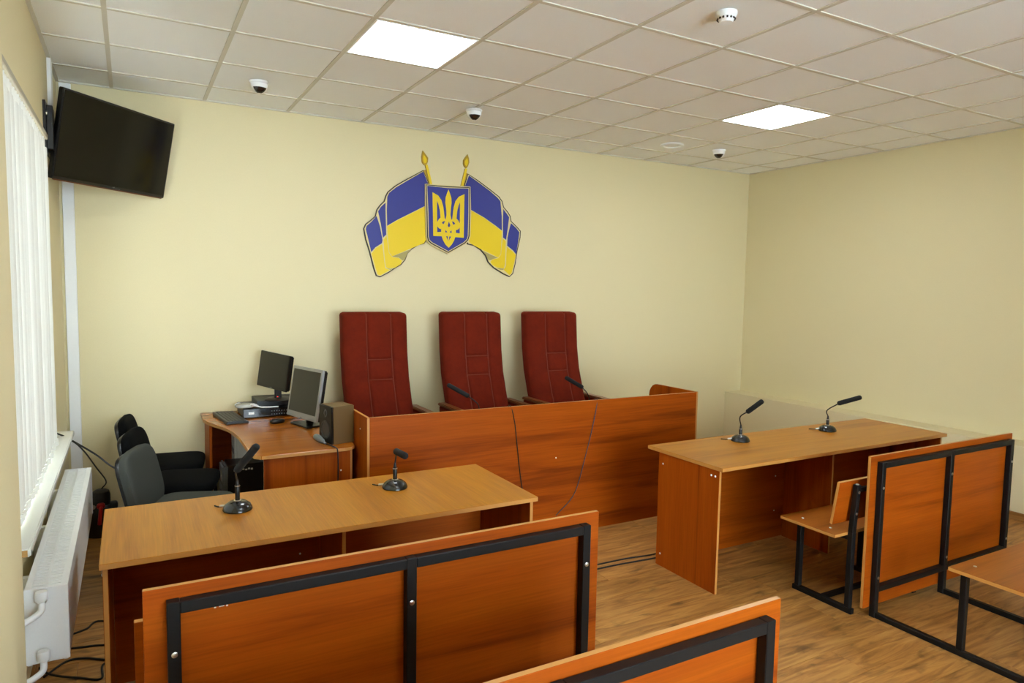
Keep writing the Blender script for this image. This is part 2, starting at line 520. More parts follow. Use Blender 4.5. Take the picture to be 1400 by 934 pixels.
# skirting
struct(MB().box(0, 6.45, -.016, 0, 0, .062).build('baseboard_back', M['base'], None, .004, 2))
struct(MB().box(6.434, 6.45, RD, -.016, 0, .062).build('baseboard_right', wood('skirting_wood_y', 'y', '#7a5228', '#9a6d3b', '#a97b48'), None, .004, 2))
struct(MB().box(0, .016, -3.28, -.016, 0, .062).build('baseboard_left', wood('skirting_wood_l', 'y', '#7a5228', '#9a6d3b', '#a97b48'), None, .004, 2))

# window with panes behind the blinds
win = MB()
X0, X1 = -.17, -.10
for a in ((WY0, WY1, WZ0, WZ0 + .07), (WY0, WY1, WZ1 - .07, WZ1)): win.box(X0, X1, a[0], a[1], a[2], a[3])
for y in (WY0, (WY0 + WY1) / 2 - .04, WY1 - .07): win.box(X0, X1, y, y + .07, WZ0 + .07, WZ1 - .07)
win = struct(win.build('window_1', M['pvc'], None, .004))
w2 = MB(); YA, YB = RD - .16, RD - .09  # window added behind the camera to brighten the room
for a in ((VZ0, VZ0 + .07), (VZ1 - .07, VZ1)): w2.box(VX0, VX1, YA, YB, *a)
w2x = [VX0 + k * (VX1 - VX0 - .07) / 3 for k in range(4)]
for x in w2x: w2.box(x, x + .07, YA, YB, VZ0 + .07, VZ1 - .07)
w2 = struct(w2.build('added_window', M['pvc'], None, .004))
for a, b in zip(w2x, w2x[1:]): MB().box(a + .07, b, RD - .13, RD - .122, VZ0 + .07, VZ1 - .07).build('added_pane', M['added_pane'], w2)
MB().box(VX0 - .05, VX1 + .05, RD - .09, RD + .1, VZ0 - .028, VZ0 - .001).build('window_sill', M['white'], w2, .004, 2)  # sill of the added window
sill = MB().box(-.09, .108, -3.06, -1.02, .845, .872).build('window_sill', M['sillp'], win, .004, 2)
MB().box(-.085, .1, -3.064, -3.0595, .848, .869).build('raw_end', M['chip'], sill)

# vertical blind
vb = thing('vertical_blind', 'white vertical slat blind hanging closed over the window', 'blind', (.045, -2.1, 2.46))
MB().box(-.018, .018, -1.0, .67, .0, .026).build('head_rail', M['rail'], vb, .003)
ns = 28
me = None
for k in range(ns):
    y = -.96 + k * (1.58 / (ns - 1))
    if me is None:
        g = MB(); rows = []
        nx = 5
        for z in (-1.565, -.05):
            rows.append([(.006 * (1 - (2 * q / nx - 1) ** 2), -.0445 + .089 * q / nx, z) for q in range(nx + 1)])
        vsx = rows[0] + rows[1]
        g.add(vsx, [(q, q + 1, nx + 2 + q, nx + 1 + q) for q in range(nx)], 0, True)
        g.box(-.002, .008, -.043, .043, -1.57, -1.545); g.box(-.004, .004, -.012, .012, -.05, .0)
        me = g.mesh('slat', M['blind'])
    o = bpy.data.objects.new('slat', me); COL.objects.link(o); o.parent = vb
    o.location = (0, y, 0); o.rotation_euler = (0, 0, math.radians(-16 + random.uniform(-9, 9)))
ch = MB().tube(smooth_path([(.012, -.95 + k * .0878 + (0 if k % 2 == 0 else .0), -1.56 - (.018 if k % 2 else 0)) for k in range(19)], 3), .0022, 5)
ch.build('bead_chain', M['pvc'], vb)

# radiator
ra = thing('radiator', 'long low white panel radiator under the window sill', 'radiator', (.06, -2.85, .0))
L_ = 1.77; z0, z1 = .375, .655
MB().box(.108, .128, 0, L_, z0, z1 - .004).build('front_panel', M['white'], ra, .004, 2)
MB().box(.0, .02, 0, L_, z0, z1 - .004).build('back_panel', M['white'], ra, .004, 2)
for a, b in ((-.003, .004), (L_ - .004, L_ + .003)): MB().box(-.002, .131, a, b, z0 + .005, z1 + .002).build('side_cover', M['white'], ra, .002)
fin = MB()
for k in range(60): fin.box(.022, .106, .02 + k * .029, .022 + k * .029, z0 + .02, z1 - .03)
fin.build('convector', M['white'], ra)
gr = MB().box(.0, .02, 0, L_, z1 - .002, z1).box(.108, .13, 0, L_, z1 - .002, z1).box(.058, .068, 0, L_, z1 - .0025, z1)
for k in range(118): gr.box(.02, .108, .004 + k * .015, .0155 + k * .015, z1 - .004, z1 - .001 - .0012 * (k % 2))
gr.box(.02, .108, 0, L_, z1 - .008, z1 - .0045)
gr.build('top_grille', M['white'], ra)
for q in (0, L_ * .35, L_ * .7): MB().box(-.058, .0, q + .2, q + .23, z0 + .05, z1 - .03).build('wall_bracket', M['white'], ra)
for zz, nm in ((.62, 'valve'), (.405, 'return_valve')):
    b = MB(); b.tube(smooth_path([(.055, -.003, zz), (.055, -.045, zz), (.05, -.06, zz - .03), (.0, -.085, zz - .05), (-.035, -.095, zz - .05)]), .011, 10)
    v = b.build(nm, M['white'], ra)
    MB().lathe([(.016, 0), (.021, .006), (.021, .03), (.017, .036)], (.055, -.045, zz + .004), 16).build('valve_head', M['white'], v)
    MB().lathe([(.016, -.012), (.016, .01)], (.055, -.018, zz), 12, R=Matrix.Rotation(math.pi / 2, 3, 'X')).build('union_nut', M['steel'], v)

# cable trunking
tag(MB().box(.018, .088, -.022, 0, .0, 3.09).build('cable_trunking', M['pvc'], None, .003), 'white cable trunking running down the back wall behind the television', 'trunking')
tag(MB().box(0, .022, -.60, -.50, 2.78, 3.09).build('cable_trunking', M['pvc'], None, .002), 'short white cable trunking above the television bracket', 'trunking')
so = thing('wall_socket', 'pale square wall socket beside the computer desk', 'socket', (.93, 0, .5))
MB().box(-.04, .04, -.012, 0, -.06, .06).build('plate', M['beige'], so, .003); MB().box(-.03, .03, -.016, -.012, -.045, .045).build('cover', M['beige'], so, .002)

# ------------------------------------------------------------------ wall emblem (flags and shield)
em = thing('wall_emblem', 'painted board emblem of two blue and yellow flags behind a trident shield', 'emblem', (2.9, 0, 2.3))
E0 = np.array([2.9, 0, 2.3])


def c4(p): return (480 + p[0] / 4.448, 190 + p[1] / 4.448)
def c7(p): return (560 + p[0] / 7.782, 240 + p[1] / 7.782)


def flat(pts, conv, yf, yb):
    fr = [hy(*conv(p), -.02) - E0 for p in pts]
    return [(p[0], yf, p[2]) for p in fr], [(p[0], yb, p[2]) for p in fr]


def cut(name, pts, mat, parent, yf, yb, conv=c4, edge=None):
    f, b = flat(pts, conv, yf, yb)
    return MB().ext(f, b, 0, 1).build(name, [mat, edge or mat], parent)


def grow(pts, d):
    c = np.mean(pts, axis=0); out = []
    n = len(pts)
    area = sum(pts[i][0] * pts[(i + 1) % n][1] - pts[(i + 1) % n][0] * pts[i][1] for i in range(n))
    sg = 1 if area > 0 else -1
    for i in range(n):
        a, b, e = np.array(pts[i - 1], float), np.array(pts[i], float), np.array(pts[(i + 1) % n], float)
        n1 = np.array([(b - a)[1], -(b - a)[0]]); n1 /= np.linalg.norm(n1) + 1e-9
        n2 = np.array([(e - b)[1], -(e - b)[0]]); n2 /= np.linalg.norm(n2) + 1e-9
        m = n1 + n2; m /= max(np.linalg.norm(m), .5)
        out.append(tuple(b + m * d * sg))
    return out


FL = dict(
    sil=[(440, 190), (330, 250), (270, 285), (225, 322), (213, 345), (203, 378), (180, 400), (158, 430), (148, 470), (120, 495), (90, 518), (78, 545), (90, 610), (115, 690), (140, 790), (155, 832), (178, 840), (230, 812), (270, 785), (305, 765), (330, 735), (345, 695), (370, 670), (410, 645), (445, 637), (470, 600), (470, 260)],
    blue=[[(440, 197), (335, 256), (274, 292), (230, 327), (219, 350), (216, 430), (219, 530), (280, 495), (350, 460), (445, 412), (470, 400), (470, 270)],
          [(211, 385), (180, 412), (163, 440), (180, 520), (194, 603), (216, 582), (214, 500), (212, 430)],
          [(156, 466), (122, 503), (93, 528), (88, 548), (103, 610), (123, 690), (150, 660), (190, 635), (194, 615), (178, 530)]],
    yel=[[(470, 400), (445, 412), (350, 460), (280, 495), (219, 530), (225, 620), (232, 690), (250, 715), (310, 690), (370, 665), (445, 634), (470, 590)],
         [(232, 692), (250, 717), (290, 722), (311, 740), (303, 763), (270, 783), (230, 789), (212, 780), (206, 740), (201, 690), (197, 612), (217, 588), (222, 620)],
         [(124, 697), (150, 664), (190, 639), (196, 680), (203, 740), (209, 785), (238, 797), (178, 831), (162, 825), (147, 780)]],
    fold=[[(252, 714), (310, 692), (368, 670), (343, 695), (327, 735), (313, 738), (291, 721)], [(212, 784), (240, 791), (268, 784), (240, 796)]],
    pole=[(452, 158), (466, 156), (494, 274), (480, 276)], flatp=[(444, 190), (456, 186), (486, 276), (452, 276)],
    tip=[(437, 70), (452, 90), (470, 115), (468, 140), (460, 156), (446, 157), (434, 142), (430, 105)])
FR = dict(
    sil=[(712, 212), (770, 250), (850, 310), (900, 350), (920, 378), (930, 415), (955, 445), (970, 470), (975, 500), (1010, 535), (1032, 560), (1030, 600), (1010, 690), (1000, 760), (985, 820), (965, 838), (930, 822), (870, 785), (835, 750), (820, 710), (790, 675), (750, 648), (712, 640), (690, 600), (690, 280)],
    blue=[[(717, 221), (770, 258), (845, 314), (893, 356), (911, 378), (919, 470), (919, 560), (880, 530), (810, 480), (728, 432), (690, 410), (690, 290)],
          [(926, 424), (948, 452), (964, 476), (956, 540), (944, 616), (923, 600), (922, 500)],
          [(973, 510), (1008, 542), (1026, 567), (1020, 620), (1004, 703), (985, 680), (948, 650), (950, 600), (963, 540)]],
    yel=[[(690, 410), (728, 432), (810, 480), (880, 530), (919, 560), (915, 640), (912, 700), (895, 722), (850, 700), (790, 671), (728, 637), (690, 590)],
         [(912, 702), (895, 724), (860, 732), (847, 748), (860, 768), (890, 783), (930, 789), (938, 760), (940, 690), (943, 622), (923, 604), (918, 640)],
         [(1003, 708), (985, 684), (948, 655), (944, 700), (942, 770), (928, 797), (965, 829), (978, 815), (990, 770)]],
    fold=[[(893, 722), (850, 704), (797, 678), (820, 705), (836, 736), (850, 737), (862, 731)], [(932, 790), (900, 786), (880, 782), (908, 796), (925, 796)]],
    pole=[(694, 180), (707, 182), (683, 286), (669, 284)], flatp=[(700, 200), (715, 214), (712, 290), (678, 286)],
    tip=[(710, 93), (718, 118), (720, 142), (712, 165), (702, 178), (690, 168), (684, 150), (685, 128), (696, 110)])
for D in (FL, FR):
    fp = cut('flag_board', grow(D['sil'], 1.5), M['outline'], em, -.016, -.002)
    cut('pale_outline', grow(D['sil'], -4), M['cream'], fp, -.0168, -.01)
    for p in D['blue']: cut('blue_field', grow(p, -2), M['blue'], fp, -.0176, -.01)
    for p in D['yel']: cut('yellow_field', grow(p, -1), M['yellow'], fp, -.0176, -.01)
    for p in D['fold']: cut('beige_fold', p, M['fold'], fp, -.0182, -.01)  # folds of the flags, beige in the board's own paint
    po = cut('flagpole', D['pole'], M['yellow'], em, -.02, -.002, edge=M['gold'])
    cut('pole_backing', D['flatp'], M['gold'], po, -.012, -.002)
    ti = cut('finial', D['tip'], M['gold'], po, -.018, -.002)
    cx, cy = np.mean(D['tip'], axis=0)
    cut('finial_relief', [(cx + (x - cx) * .55, cy + (y - cy) * .6 + 4) for x, y in D['tip']], M['yellow'], po, -.0195, -.01)
SH = [(160, 90), (400, 106), (640, 120), (648, 400), (640, 650), (625, 695), (585, 735), (405, 835), (215, 735), (180, 700), (168, 650), (163, 400)]
sh = cut('shield', SH, M['cream'], em, -.034, -.002, c7, M['cream'])
SC = np.mean(SH, axis=0)


def scal(k): return grow(SH, -k)


for k, (d, mt) in enumerate(((10, 'outline'), (22, 'cream'), (30, 'blue'))):
    cut(('shield_border', 'shield_line', 'shield_field')[k], scal(d), M[mt], sh, -.0348 - k * .0008, -.03, c7)


def T(pts):     # left-half points -> mirrored right-half points (photo foreshortening taken out and put back)
    out = []
    for x, y in pts:
        y0 = y - (x - 235) * .059; xm = 810 - x
        out.append((xm, y0 + (xm - 235) * .059))
    return out


half = [(405, 152), (388, 195), (374, 240), (372, 290), (380, 350), (384, 420), (373, 474), (364, 455), (358, 400), (350, 335), (330, 265), (295, 215), (235, 180), (240, 420), (243, 645), (333, 648), (345, 685), (372, 735), (408, 770)]
outl = half + list(reversed(T(half[1:-1])))
tr = cut('trident', outl, M['yellow'], sh, -.0385, -.034, c7, M['gold'])
holes = [[(283, 272), (298, 308), (312, 370), (320, 450), (302, 466), (285, 498)], [(286, 542), (305, 565), (328, 574), (325, 602), (286, 604)],
         [(334, 505), (348, 489), (370, 486), (352, 522)], [(370, 608), (374, 580), (394, 606)], [(378, 648), (397, 648), (401, 697)]]
for h in holes:
    cut('cutout', h, M['blue'], tr, -.0389, -.036, c7); cut('cutout', T(h), M['blue'], tr, -.0389, -.036, c7)
cut('cutout', [(409, 490), (425, 532), (411, 556), (396, 536)], M['blue'], tr, -.0389, -.036, c7)

# ------------------------------------------------------------------ ceiling fittings
def dome_cam(u, v, label):
    p = hz(u, v - 3, RH - .03); t = thing('dome_camera', label, 'security camera', (p[0], p[1], RH - .004), group='ceiling dome cameras')
    MB().lathe([(.062, 0), (.062, -.012), (.056, -.018)], n=28).build('mount', M['white'], t)
    MB().lathe([(.056, -.015), (.055, -.03), (.048, -.05), (.035, -.066), (.018, -.075), (.003, -.078)], n=28).build('dome', M['white'], t)
    g = MB(); vs = []; nu, nv = 12, 8
    d0 = Vector((CAM[0] - p[0], CAM[1] - p[1], 0)).normalized(); az = math.atan2(d0.y, d0.x) + random.uniform(-.3, .3)
    for i in range(nv + 1):
        for j in range(nu + 1):
            a = az + (j / nu - .5) * 1.9; e = math.radians(-25 - 52 * i / nv)
            vs.append((.0585 * math.cos(e) * math.cos(a), .0585 * math.cos(e) * math.sin(a), -.0195 + .0605 * math.sin(e)))
    g.add(vs, [(i * (nu + 1) + j, i * (nu + 1) + j + 1, (i + 1) * (nu + 1) + j + 1, (i + 1) * (nu + 1) + j) for i in range(nv) for j in range(nu)], 0, True)
    g.build('lens_window', M['dome'], t)


dome_cam(354, 120, 'white dome camera on the ceiling beside the television')
dome_cam(648, 158, 'white dome camera on the ceiling above the flag emblem')
dome_cam(983, 212, 'white dome camera on the ceiling near the far wall corner')
p = hz(993, 22, RH - .02)
t = thing('smoke_detector', 'white tapered smoke detector with dark slots on the ceiling', 'smoke detector', (p[0], p[1], RH - .002))
MB().lathe([(.052, 0), (.052, -.012), (.046, -.022), (.034, -.042), (.032, -.05), (.006, -.052)], n=28).build('housing', M['white'], t)
for k in range(14):
    a = 2 * math.pi * k / 14
    MB().obox((.0405 * math.cos(a), .0405 * math.sin(a), -.032), (.006, .008, .011), Matrix.Rotation(a, 3, 'Z') @ Matrix.Rotation(math.radians(-30), 3, 'Y')).build('slot', M['black'], t)
p = hz(919, 198, RH)
t = thing('ceiling_ring', 'flat round white fitting on the ceiling near the far light', 'ceiling fitting', (p[0], p[1], RH - .001))
MB().lathe([(.105, .003), (.108, -.004), (.102, -.012), (.084, -.013), (.08, -.006), (.08, .003)], n=36).build('ring', M['white'], t)
MB().lathe([(.079, .002), (.079, -.003)], n=36).build('grille', M['tile'], t)

# ------------------------------------------------------------------ television on bracket
tv = thing('television', 'large black flat television tilted on a bracket in the corner', 'television', (.3715, -.5, 2.604))
RT = Matrix.Rotation(math.radians(47.9), 3, 'Z') @ Matrix.Rotation(math.radians(11.7), 3, 'X')
tv.rotation_euler = RT.to_euler()
MB().box(-.46, .46, 0, .035, -.265, .265).build('bezel', M['black'], tv, .004, 2)
MB().box(-.449, .449, -.0015, .001, -.247, .253).build('screen', M['screen'], tv)
MB().box(-.36, .36, .035, .075, -.2, .17).build('rear_housing', M['dgrey'], tv, .012, 2)
lo = MB().lathe([(.05, 0), (.05, .004), (.046, .006)], (0, -.001, -.262), 20, R=Matrix.Diagonal((1, .35, 1)) ).build('logo_bump', M['dgrey'], tv)
text_mesh('logo_print', 'LG', .016, M['silver'], tv, Matrix.Translation((0, -.0025, -.256)) @ Matrix.Rotation(math.pi / 2, 4, 'X'))
MB().box(-.44, .44, .0, .02, -.272, -.265).build('lower_strip', M['trim'], tv, .002)
br = thing('television_bracket', 'black steel swing bracket holding the television to the wall', 'bracket', (0, -.62, 2.6))
MB().box(0, .014, -.3, .12, -.12, .17).build('wall_plate', M['black'], br, .002)
MB().box(.014, .045, -.26, -.2, -.1, .15).build('upright', M['black'], br, .003); MB().box(.014, .04, -.12, -.07, -.1, .16).build('upright', M['black'], br, .003)
for y_, z_ in ((-.28, .1), (-.15, .06), (-.15, -.04)): MB().lathe([(.012, 0), (.012, .006)], (.0145, y_, z_), 10, R=Matrix.Rotation(math.pi / 2, 3, 'Y')).build('bolt', M['steel'], br)
MB().bar((.012, .0, .0), (.12, .05, 0), .05, .03).build('arm', M['black'], br, .003)
MB().bar((.12, .05, 0), (.29, .16, .0), .04, .03).build('arm', M['black'], br, .003)
for z in (-.05, .06): MB().lathe([(.012, -.012), (.012, .012)], (.03, .01, z), 10).build('bolt', M['steel'], br)

# ------------------------------------------------------------------ judges' bench
jx0, jx1, jy = 1.640, 4.326, -1.735
j = thing('judges_bench', 'long cherry laminate judges bench with high plain front panel', 'desk', ((jx0 + jx1) / 2, -1.45, 0))
ox, oy = (jx0 + jx1) / 2, -1.45
panel('front_panel', j, jx0 + .018 - ox, jx1 - .018 - ox, jy - oy, jy + .018 - oy, .0, .95, WOOD['x'])
for x in (jx0, jx1 - .018):
    a = [(jy, 0), (jy, .952)] + [(-1.27 + .1 * math.sin(k * math.pi / 10), .852 + .1 * math.cos(k * math.pi / 10)) for k in range(6)] + [(-1.17, 0)]
    MB().ext([(x - ox, y - oy, z) for y, z in a], [(x + .018 - ox, y - oy, z) for y, z in a], 0, 1).build('side_panel', [WOOD['z'], EDGE], j, .0015)
panel('worktop', j, jx0 + .019 - ox, jx1 - .019 - ox, jy + .019 - oy, -1.12 - oy, .728, .75, TOP['x'])
panel('divider', j, -.009, .009, jy + .02 - oy, -1.2 - oy, 0, .727, WOOD['z'])


def screw(parent, p, n, r=.005, name='screw_cap', mat='pvc'):
    R = Vector((0, 0, 1)).rotation_difference(Vector(n)).to_matrix()
    return MB().lathe([(r, -.001), (r, .0015), (r * .6, .003)], p, 10, R=R).build(name, M[mat], parent)


q = hy(760, 626, jy); screw(j, (q[0] - ox, jy - oy - .0005, q[2]), (0, -1, 0))
for z in (.2, .86): screw(j, (jx0 - ox - .0005, -1.6 - oy, z), (-1, 0, 0))
screw(j, (jx0 - ox - .0005, -1.45 - oy, .85), (-1, 0, 0))


# ------------------------------------------------------------------ long desks
def desk(x0, x1, y0, y1, label, div, grain, grp='laminate desks'):
    cx, cy = (x0 + x1) / 2, (y0 + y1) / 2
    d = thing('desk', label, 'desk', (cx, cy, 0), group=grp)
    W, H = (x1 - x0) / 2, (y1 - y0) / 2
    panel('tabletop', d, -W, W, -H, H, .728, .75, TOP[grain])
    for s in (-1, 1):
        xa = s * (W - .018); sp = panel('side_panel', d, xa - .009, xa + .009, -H + .03, H - .1, 0, .7275, WOOD['z'])
        for y, z in ((-H + .06, .69), (-H + .09, .69), (H - .14, .66), (H - .14, .08)): screw(sp, (xa + s * .0095, y, z), (s, 0, 0), .006)
    xa = div - cx
    panel('divider', d, xa - .009, xa + .009, -H + .14, H - .125, 0, .7275, WOOD['z'])
    panel('modesty_panel', d, -W + .028, W - .028, H - .124, H - .106, .004, .7275, WOOD['x'])
    for x in (xa - .12, xa - .125):
        pass
    for z in (.2, .45): screw(d, (xa - .1, H - .1245, z), (0, -1, 0), .005)
    return d


desk(.292, 2.10, -2.97, -2.29, 'long wooden desk beside the office chairs and radiator', 1.2, 'y')
desk(3.31, 5.55, -2.98, -2.34, 'long wooden desk beside the judges bench and far wall', 4.48, 'x')


# ------------------------------------------------------------------ low benches
def low_bench(x0, x1, y0, label):
    """y0 = front edge of the seat (far side from the camera)"""
    cx = (x0 + x1) / 2
    b = thing('low_bench', label, 'bench', (cx, y0, 0), group='low benches with a narrow backrest'); W = (x1 - x0) / 2
    se = panel('seat', b, -W, W, -.355, 0, .432, .45, SEAT)
    for s in (-1, 1):
        for y in (-.09, -.27): screw(se, (s * (W - .08), y, .4502), (0, 0, 1), .008, 'bolt', 'steel')
    ba = MB()
    vs = [(-W, -.318, .505), (W, -.318, .505), (W, -.336, .501), (-W, -.336, .501), (-W, -.352, .742), (W, -.352, .742), (W, -.37, .739), (-W, -.37, .739)]
    ba.add(vs, [(0, 3, 2, 1), (4, 5, 6, 7)], 1).add(vs, [(0, 1, 5, 4), (2, 3, 7, 6)], 0).add(vs, [(0, 4, 7, 3), (1, 2, 6, 5)], 1)
    bo = bpy.data.meshes.new('backrest')
    ba = MB(); o = 0
    ba.v = vs; ba.f = [[0, 3, 2, 1], [4, 5, 6, 7], [0, 1, 5, 4], [2, 3, 7, 6], [0, 4, 7, 3], [1, 2, 6, 5]]; ba.m = [1, 1, 0, 0, 1, 1]; ba.sm = [False] * 6
    ba.build('backrest', [WOOD['x'], EDGE], b, .0015)
    for x in (-W + .12, 0, W - .12):
        MB().bar((x, -.02, .015), (x, -.40, .015), .03).build('foot_rail', M['paint'], b, .002)
        MB().bar((x, -.05, .03), (x, -.05, .432), .03).build('front_leg', M['paint'], b, .002)
        MB().bar((x, -.04, .419), (x, -.37, .419), .028, .025).build('seat_rail', M['paint'], b, .002)
        MB().bar((x, -.372, .03), (x, -.372, .45), .03).bar((x, -.372, .45), (x, -.388, .72), .03).build('rear_post', M['paint'], b, .002)
        screw(b, (x, -.388, .7215), (0, 0, 1), .009, 'bolt', 'steel')
        for z in (.56, .68): screw(b, (x, -.372 - .016 * (z - .45) / .27 - .016, z), (0, -1, 0), .008, 'bolt', 'steel')
    MB().bar((-W + .135, -.2, .015), (W - .135, -.2, .015), .026).build('floor_bar', M['paint'], b, .002)
    MB().bar((-W + .135, -.386, .69), (-.015, -.386, .69), .024).bar((.015, -.386, .69), (W - .135, -.386, .69), .024).build('back_bar', M['paint'], b, .002)
    return b


low_bench(3.70, 5.10, -3.07, 'low bench with narrow backrest tucked by the desk near the far wall')
low_bench(.398, 1.80, -3.10, 'low bench with narrow backrest between the desk and barrier by the radiator')


# ------------------------------------------------------------------ barrier benches (screen panel on a black frame, seat behind)
def barrier(x0, x1, y, top, label, seat_y, seat_d, bolts=(.22, .17), inset=.072):
    cx = (x0 + x1) / 2; W = (x1 - x0) / 2
    b = thing('barrier_bench', label, 'bench', (cx, y, 0), group='benches with a tall screen panel')
    panel('screen_panel', b, -W, W, .0, .018, .05, top, WOOD['x'])
    tb, lb, t = top - .047, .155, .032
    posts = (-W + .07, 0.0, W - inset)
    fy = -.001 - t / 2
    for x in posts:
        po = MB().box(x - t / 2, x + t / 2, -.001 - t, -.001, 0, tb + t / 2).build('post', M['paint'], b, .002)
        for z in (bolts[0], top - bolts[1]): screw(po, (x, -.001 - t, z), (0, -1, 0), .008, 'bolt', 'steel')
    for a, c in ((posts[0], posts[1]), (posts[1], posts[2])):
        for z in (tb, lb): MB().box(a + t / 2, c - t / 2, -.001 - t, -.001, z - t / 2, z + t / 2 - .001).build('cross_bar', M['paint'], b, .002)
    for x in posts:
        MB().box(x - .014, x + .014, seat_y - seat_d + .02, -.001 - t, .001, .03).build('foot_rail', M['paint'], b, .002)
        for yy in (seat_y - .035, seat_y - seat_d + .05):
            MB().box(x - .015, x + .015, yy - .015, yy + .015, .03, .43).build('leg', M['paint'], b, .002)
        MB().box(x - .012, x + .012, seat_y - seat_d + .03, seat_y - .02, .408, .43).build('seat_rail', M['paint'], b, .002)
    se = panel('seat', b, -W - .02, W, seat_y - seat_d, seat_y, .431, .45, SEAT)
    for x in posts: screw(se, (x + .03, seat_y - .06, .4502), (0, 0, 1), .008, 'bolt', 'steel')
    return b


barrier(3.833, 5.275, -3.52, .885, 'tall screen bench behind the low bench of the far desk', -.43, .38, inset=.055)
bl = barrier(.42, 1.862, -3.775, .955, 'tall screen bench with white print under its bar by the radiator', -.40, .30)
barrier(.48, 1.905, -4.53, .938, 'tall screen bench standing directly behind the one with white print', -.43, .36, (.2, .4))
mk = MB()
for k, (dx, wd, hh) in enumerate(((0, .008, .004), (.017, .009, .006), (.034, .005, .01), (.046, .013, .009), (.064, .005, .011))):
    mk.box(-.721 + .135 + dx, -.721 + .135 + dx + wd, -.0008, .0, .885 - hh, .885)
mk.build('white_print', M['marks'], bl)


# ------------------------------------------------------------------ red armchairs
def red_chair(x0, x1, label):
    cx = (x0 + x1) / 2; W = (x1 - x0) / 2
    c = thing('judge_chair', label, 'armchair', (cx, -.62, 0), group='red high-backed judges chairs')
    oy = -.62
    def yf(z):
        pts = [(.42, -.60), (.62, -.56), (.8, -.48), (1.0, -.405), (1.2, -.365), (1.53, -.335)]
        for a, b in zip(pts, pts[1:]):
            if z <= b[0]:
                t = (z - a[0]) / (b[0] - a[0]); return a[1] + (b[1] - a[1]) * t
        return pts[-1][1]
    def wz(z):
        q = max(0, z - (zt - .03)); return W - (.03 - math.sqrt(max(0, .03 ** 2 - q * q)))
    nu, nv = 60, 110
    g = MB(); vs = []
    zt, zb = 1.53, .42
    for i in range(nv + 1):
        z = zb + (zt - zb) * i / nv
        for k in range(nu + 1):
            s = 2 * k / nu - 1
            d = 0
            for gs in (-.30, .46): d += .020 * math.exp(-((s - gs) / .03) ** 2)
            if -.30 < s < .46:
                for gz in (1.15, .99): d += .016 * math.exp(-((z - gz) / .010) ** 2)
            for gs in (-.30, .46):
                for gz in (1.15, .99): d += .008 * math.exp(-((s - gs) / .06) ** 2 - ((z - gz) / .018) ** 2)
            edge = .035 * (abs(s) ** 10) + .035 * (max(0, (z - zt + .05) / .05) ** 3)
            bul = -.012 * (1 - s * s)
            vs.append((s * wz(z), yf(z) - oy + d + edge + bul, z - (.006 * abs(s) ** 14 if i == nv else 0)))
    fs = [(i * (nu + 1) + k, i * (nu + 1) + k + 1, (i + 1) * (nu + 1) + k + 1, (i + 1) * (nu + 1) + k) for i in range(nv) for k in range(nu)]
    nb = len(vs)
    back = []
    for i in range(nv + 1):
        z = zb + (zt - zb) * i / nv
        back += [(-wz(z), yf(z) - oy + .11, z), (wz(z), yf(z) - oy + .11, z)]
    vs += back
    for i in range(nv):
        a, b2 = nb + 2 * i, nb + 2 * i + 2
        fs.append((a + 1, a, b2, b2 + 1))
        fs.append((i * (nu + 1), (i + 1) * (nu + 1), b2, a))
        fs.append((i * (nu + 1) + nu, a + 1, b2 + 1, (i + 1) * (nu + 1) + nu))
    fs.append(tuple([nv * (nu + 1) + k for k in range(nu + 1)] + [nb + 2 * nv + 1, nb + 2 * nv]))
    fs.append(tuple([k for k in reversed(range(nu + 1))] + [nb, nb + 1]))
    g.add(vs, fs, 0, True)
    g.build('backrest', M['velvet'], c, sharp=60)
    for gs in (-.30, .46):
        MB().tube([(gs * W, yf(z) - oy - .012 * (1 - gs * gs) + .016, z) for z in [zb + .2 + k * .06 for k in range(int((zt - zb - .22) / .06) + 1)] + [zt - .012]], .0035, 6).build('seam', M['seam'], c)
    for gz in (1.15, .99):
        MB().tube([(s * W, yf(gz) - oy - .012 * (1 - s * s) + .012, gz) for s in [-.30 + .76 * k / 6 for k in range(7)]], .003, 6).build('seam', M['seam'], c)
    MB().sq((0, -.16, .47), (2 * W - .02, .55, .17), .4, .25).build('seat', M['velvet'], c)
    MB().box(-W - .05, W + .05, -.38, .12, .30, .385).build('base', M['velvet'], c, .01, 2)
    for s in (-1, 1):
        xa = s * (W + .032)
        ap = [(.22, .386), (.22, .74)] + [(-.36, .74), (-.42, .70), (-.42, .386)]
        f = [(xa - .027, y, z) for y, z in ap]; bk = [(xa + .027, y, z) for y, z in ap]
        a = MB().ext(f, bk).build('arm', M['velvet'], c, .006, 2)
        MB().box(xa - .034, xa + .034, -.43, .235, .741, .764).build('arm_rest', M['trim'], a, .006, 2)
    for sx in (-1, 1):
        for y in (-.33, .07): MB().lathe([(.022, 0), (.03, .3)], (sx * (W - .03), y, 0), 12).build('leg', M['trim'], c)


red_chair(1.877, 2.418, 'red velvet high-backed chair next to the loudspeaker end of the judges bench')
red_chair(2.738, 3.306, 'middle red velvet high-backed chair of the three at the judges bench')
red_chair(3.560, 4.125, 'red velvet high-backed chair at the row end away from the loudspeaker')


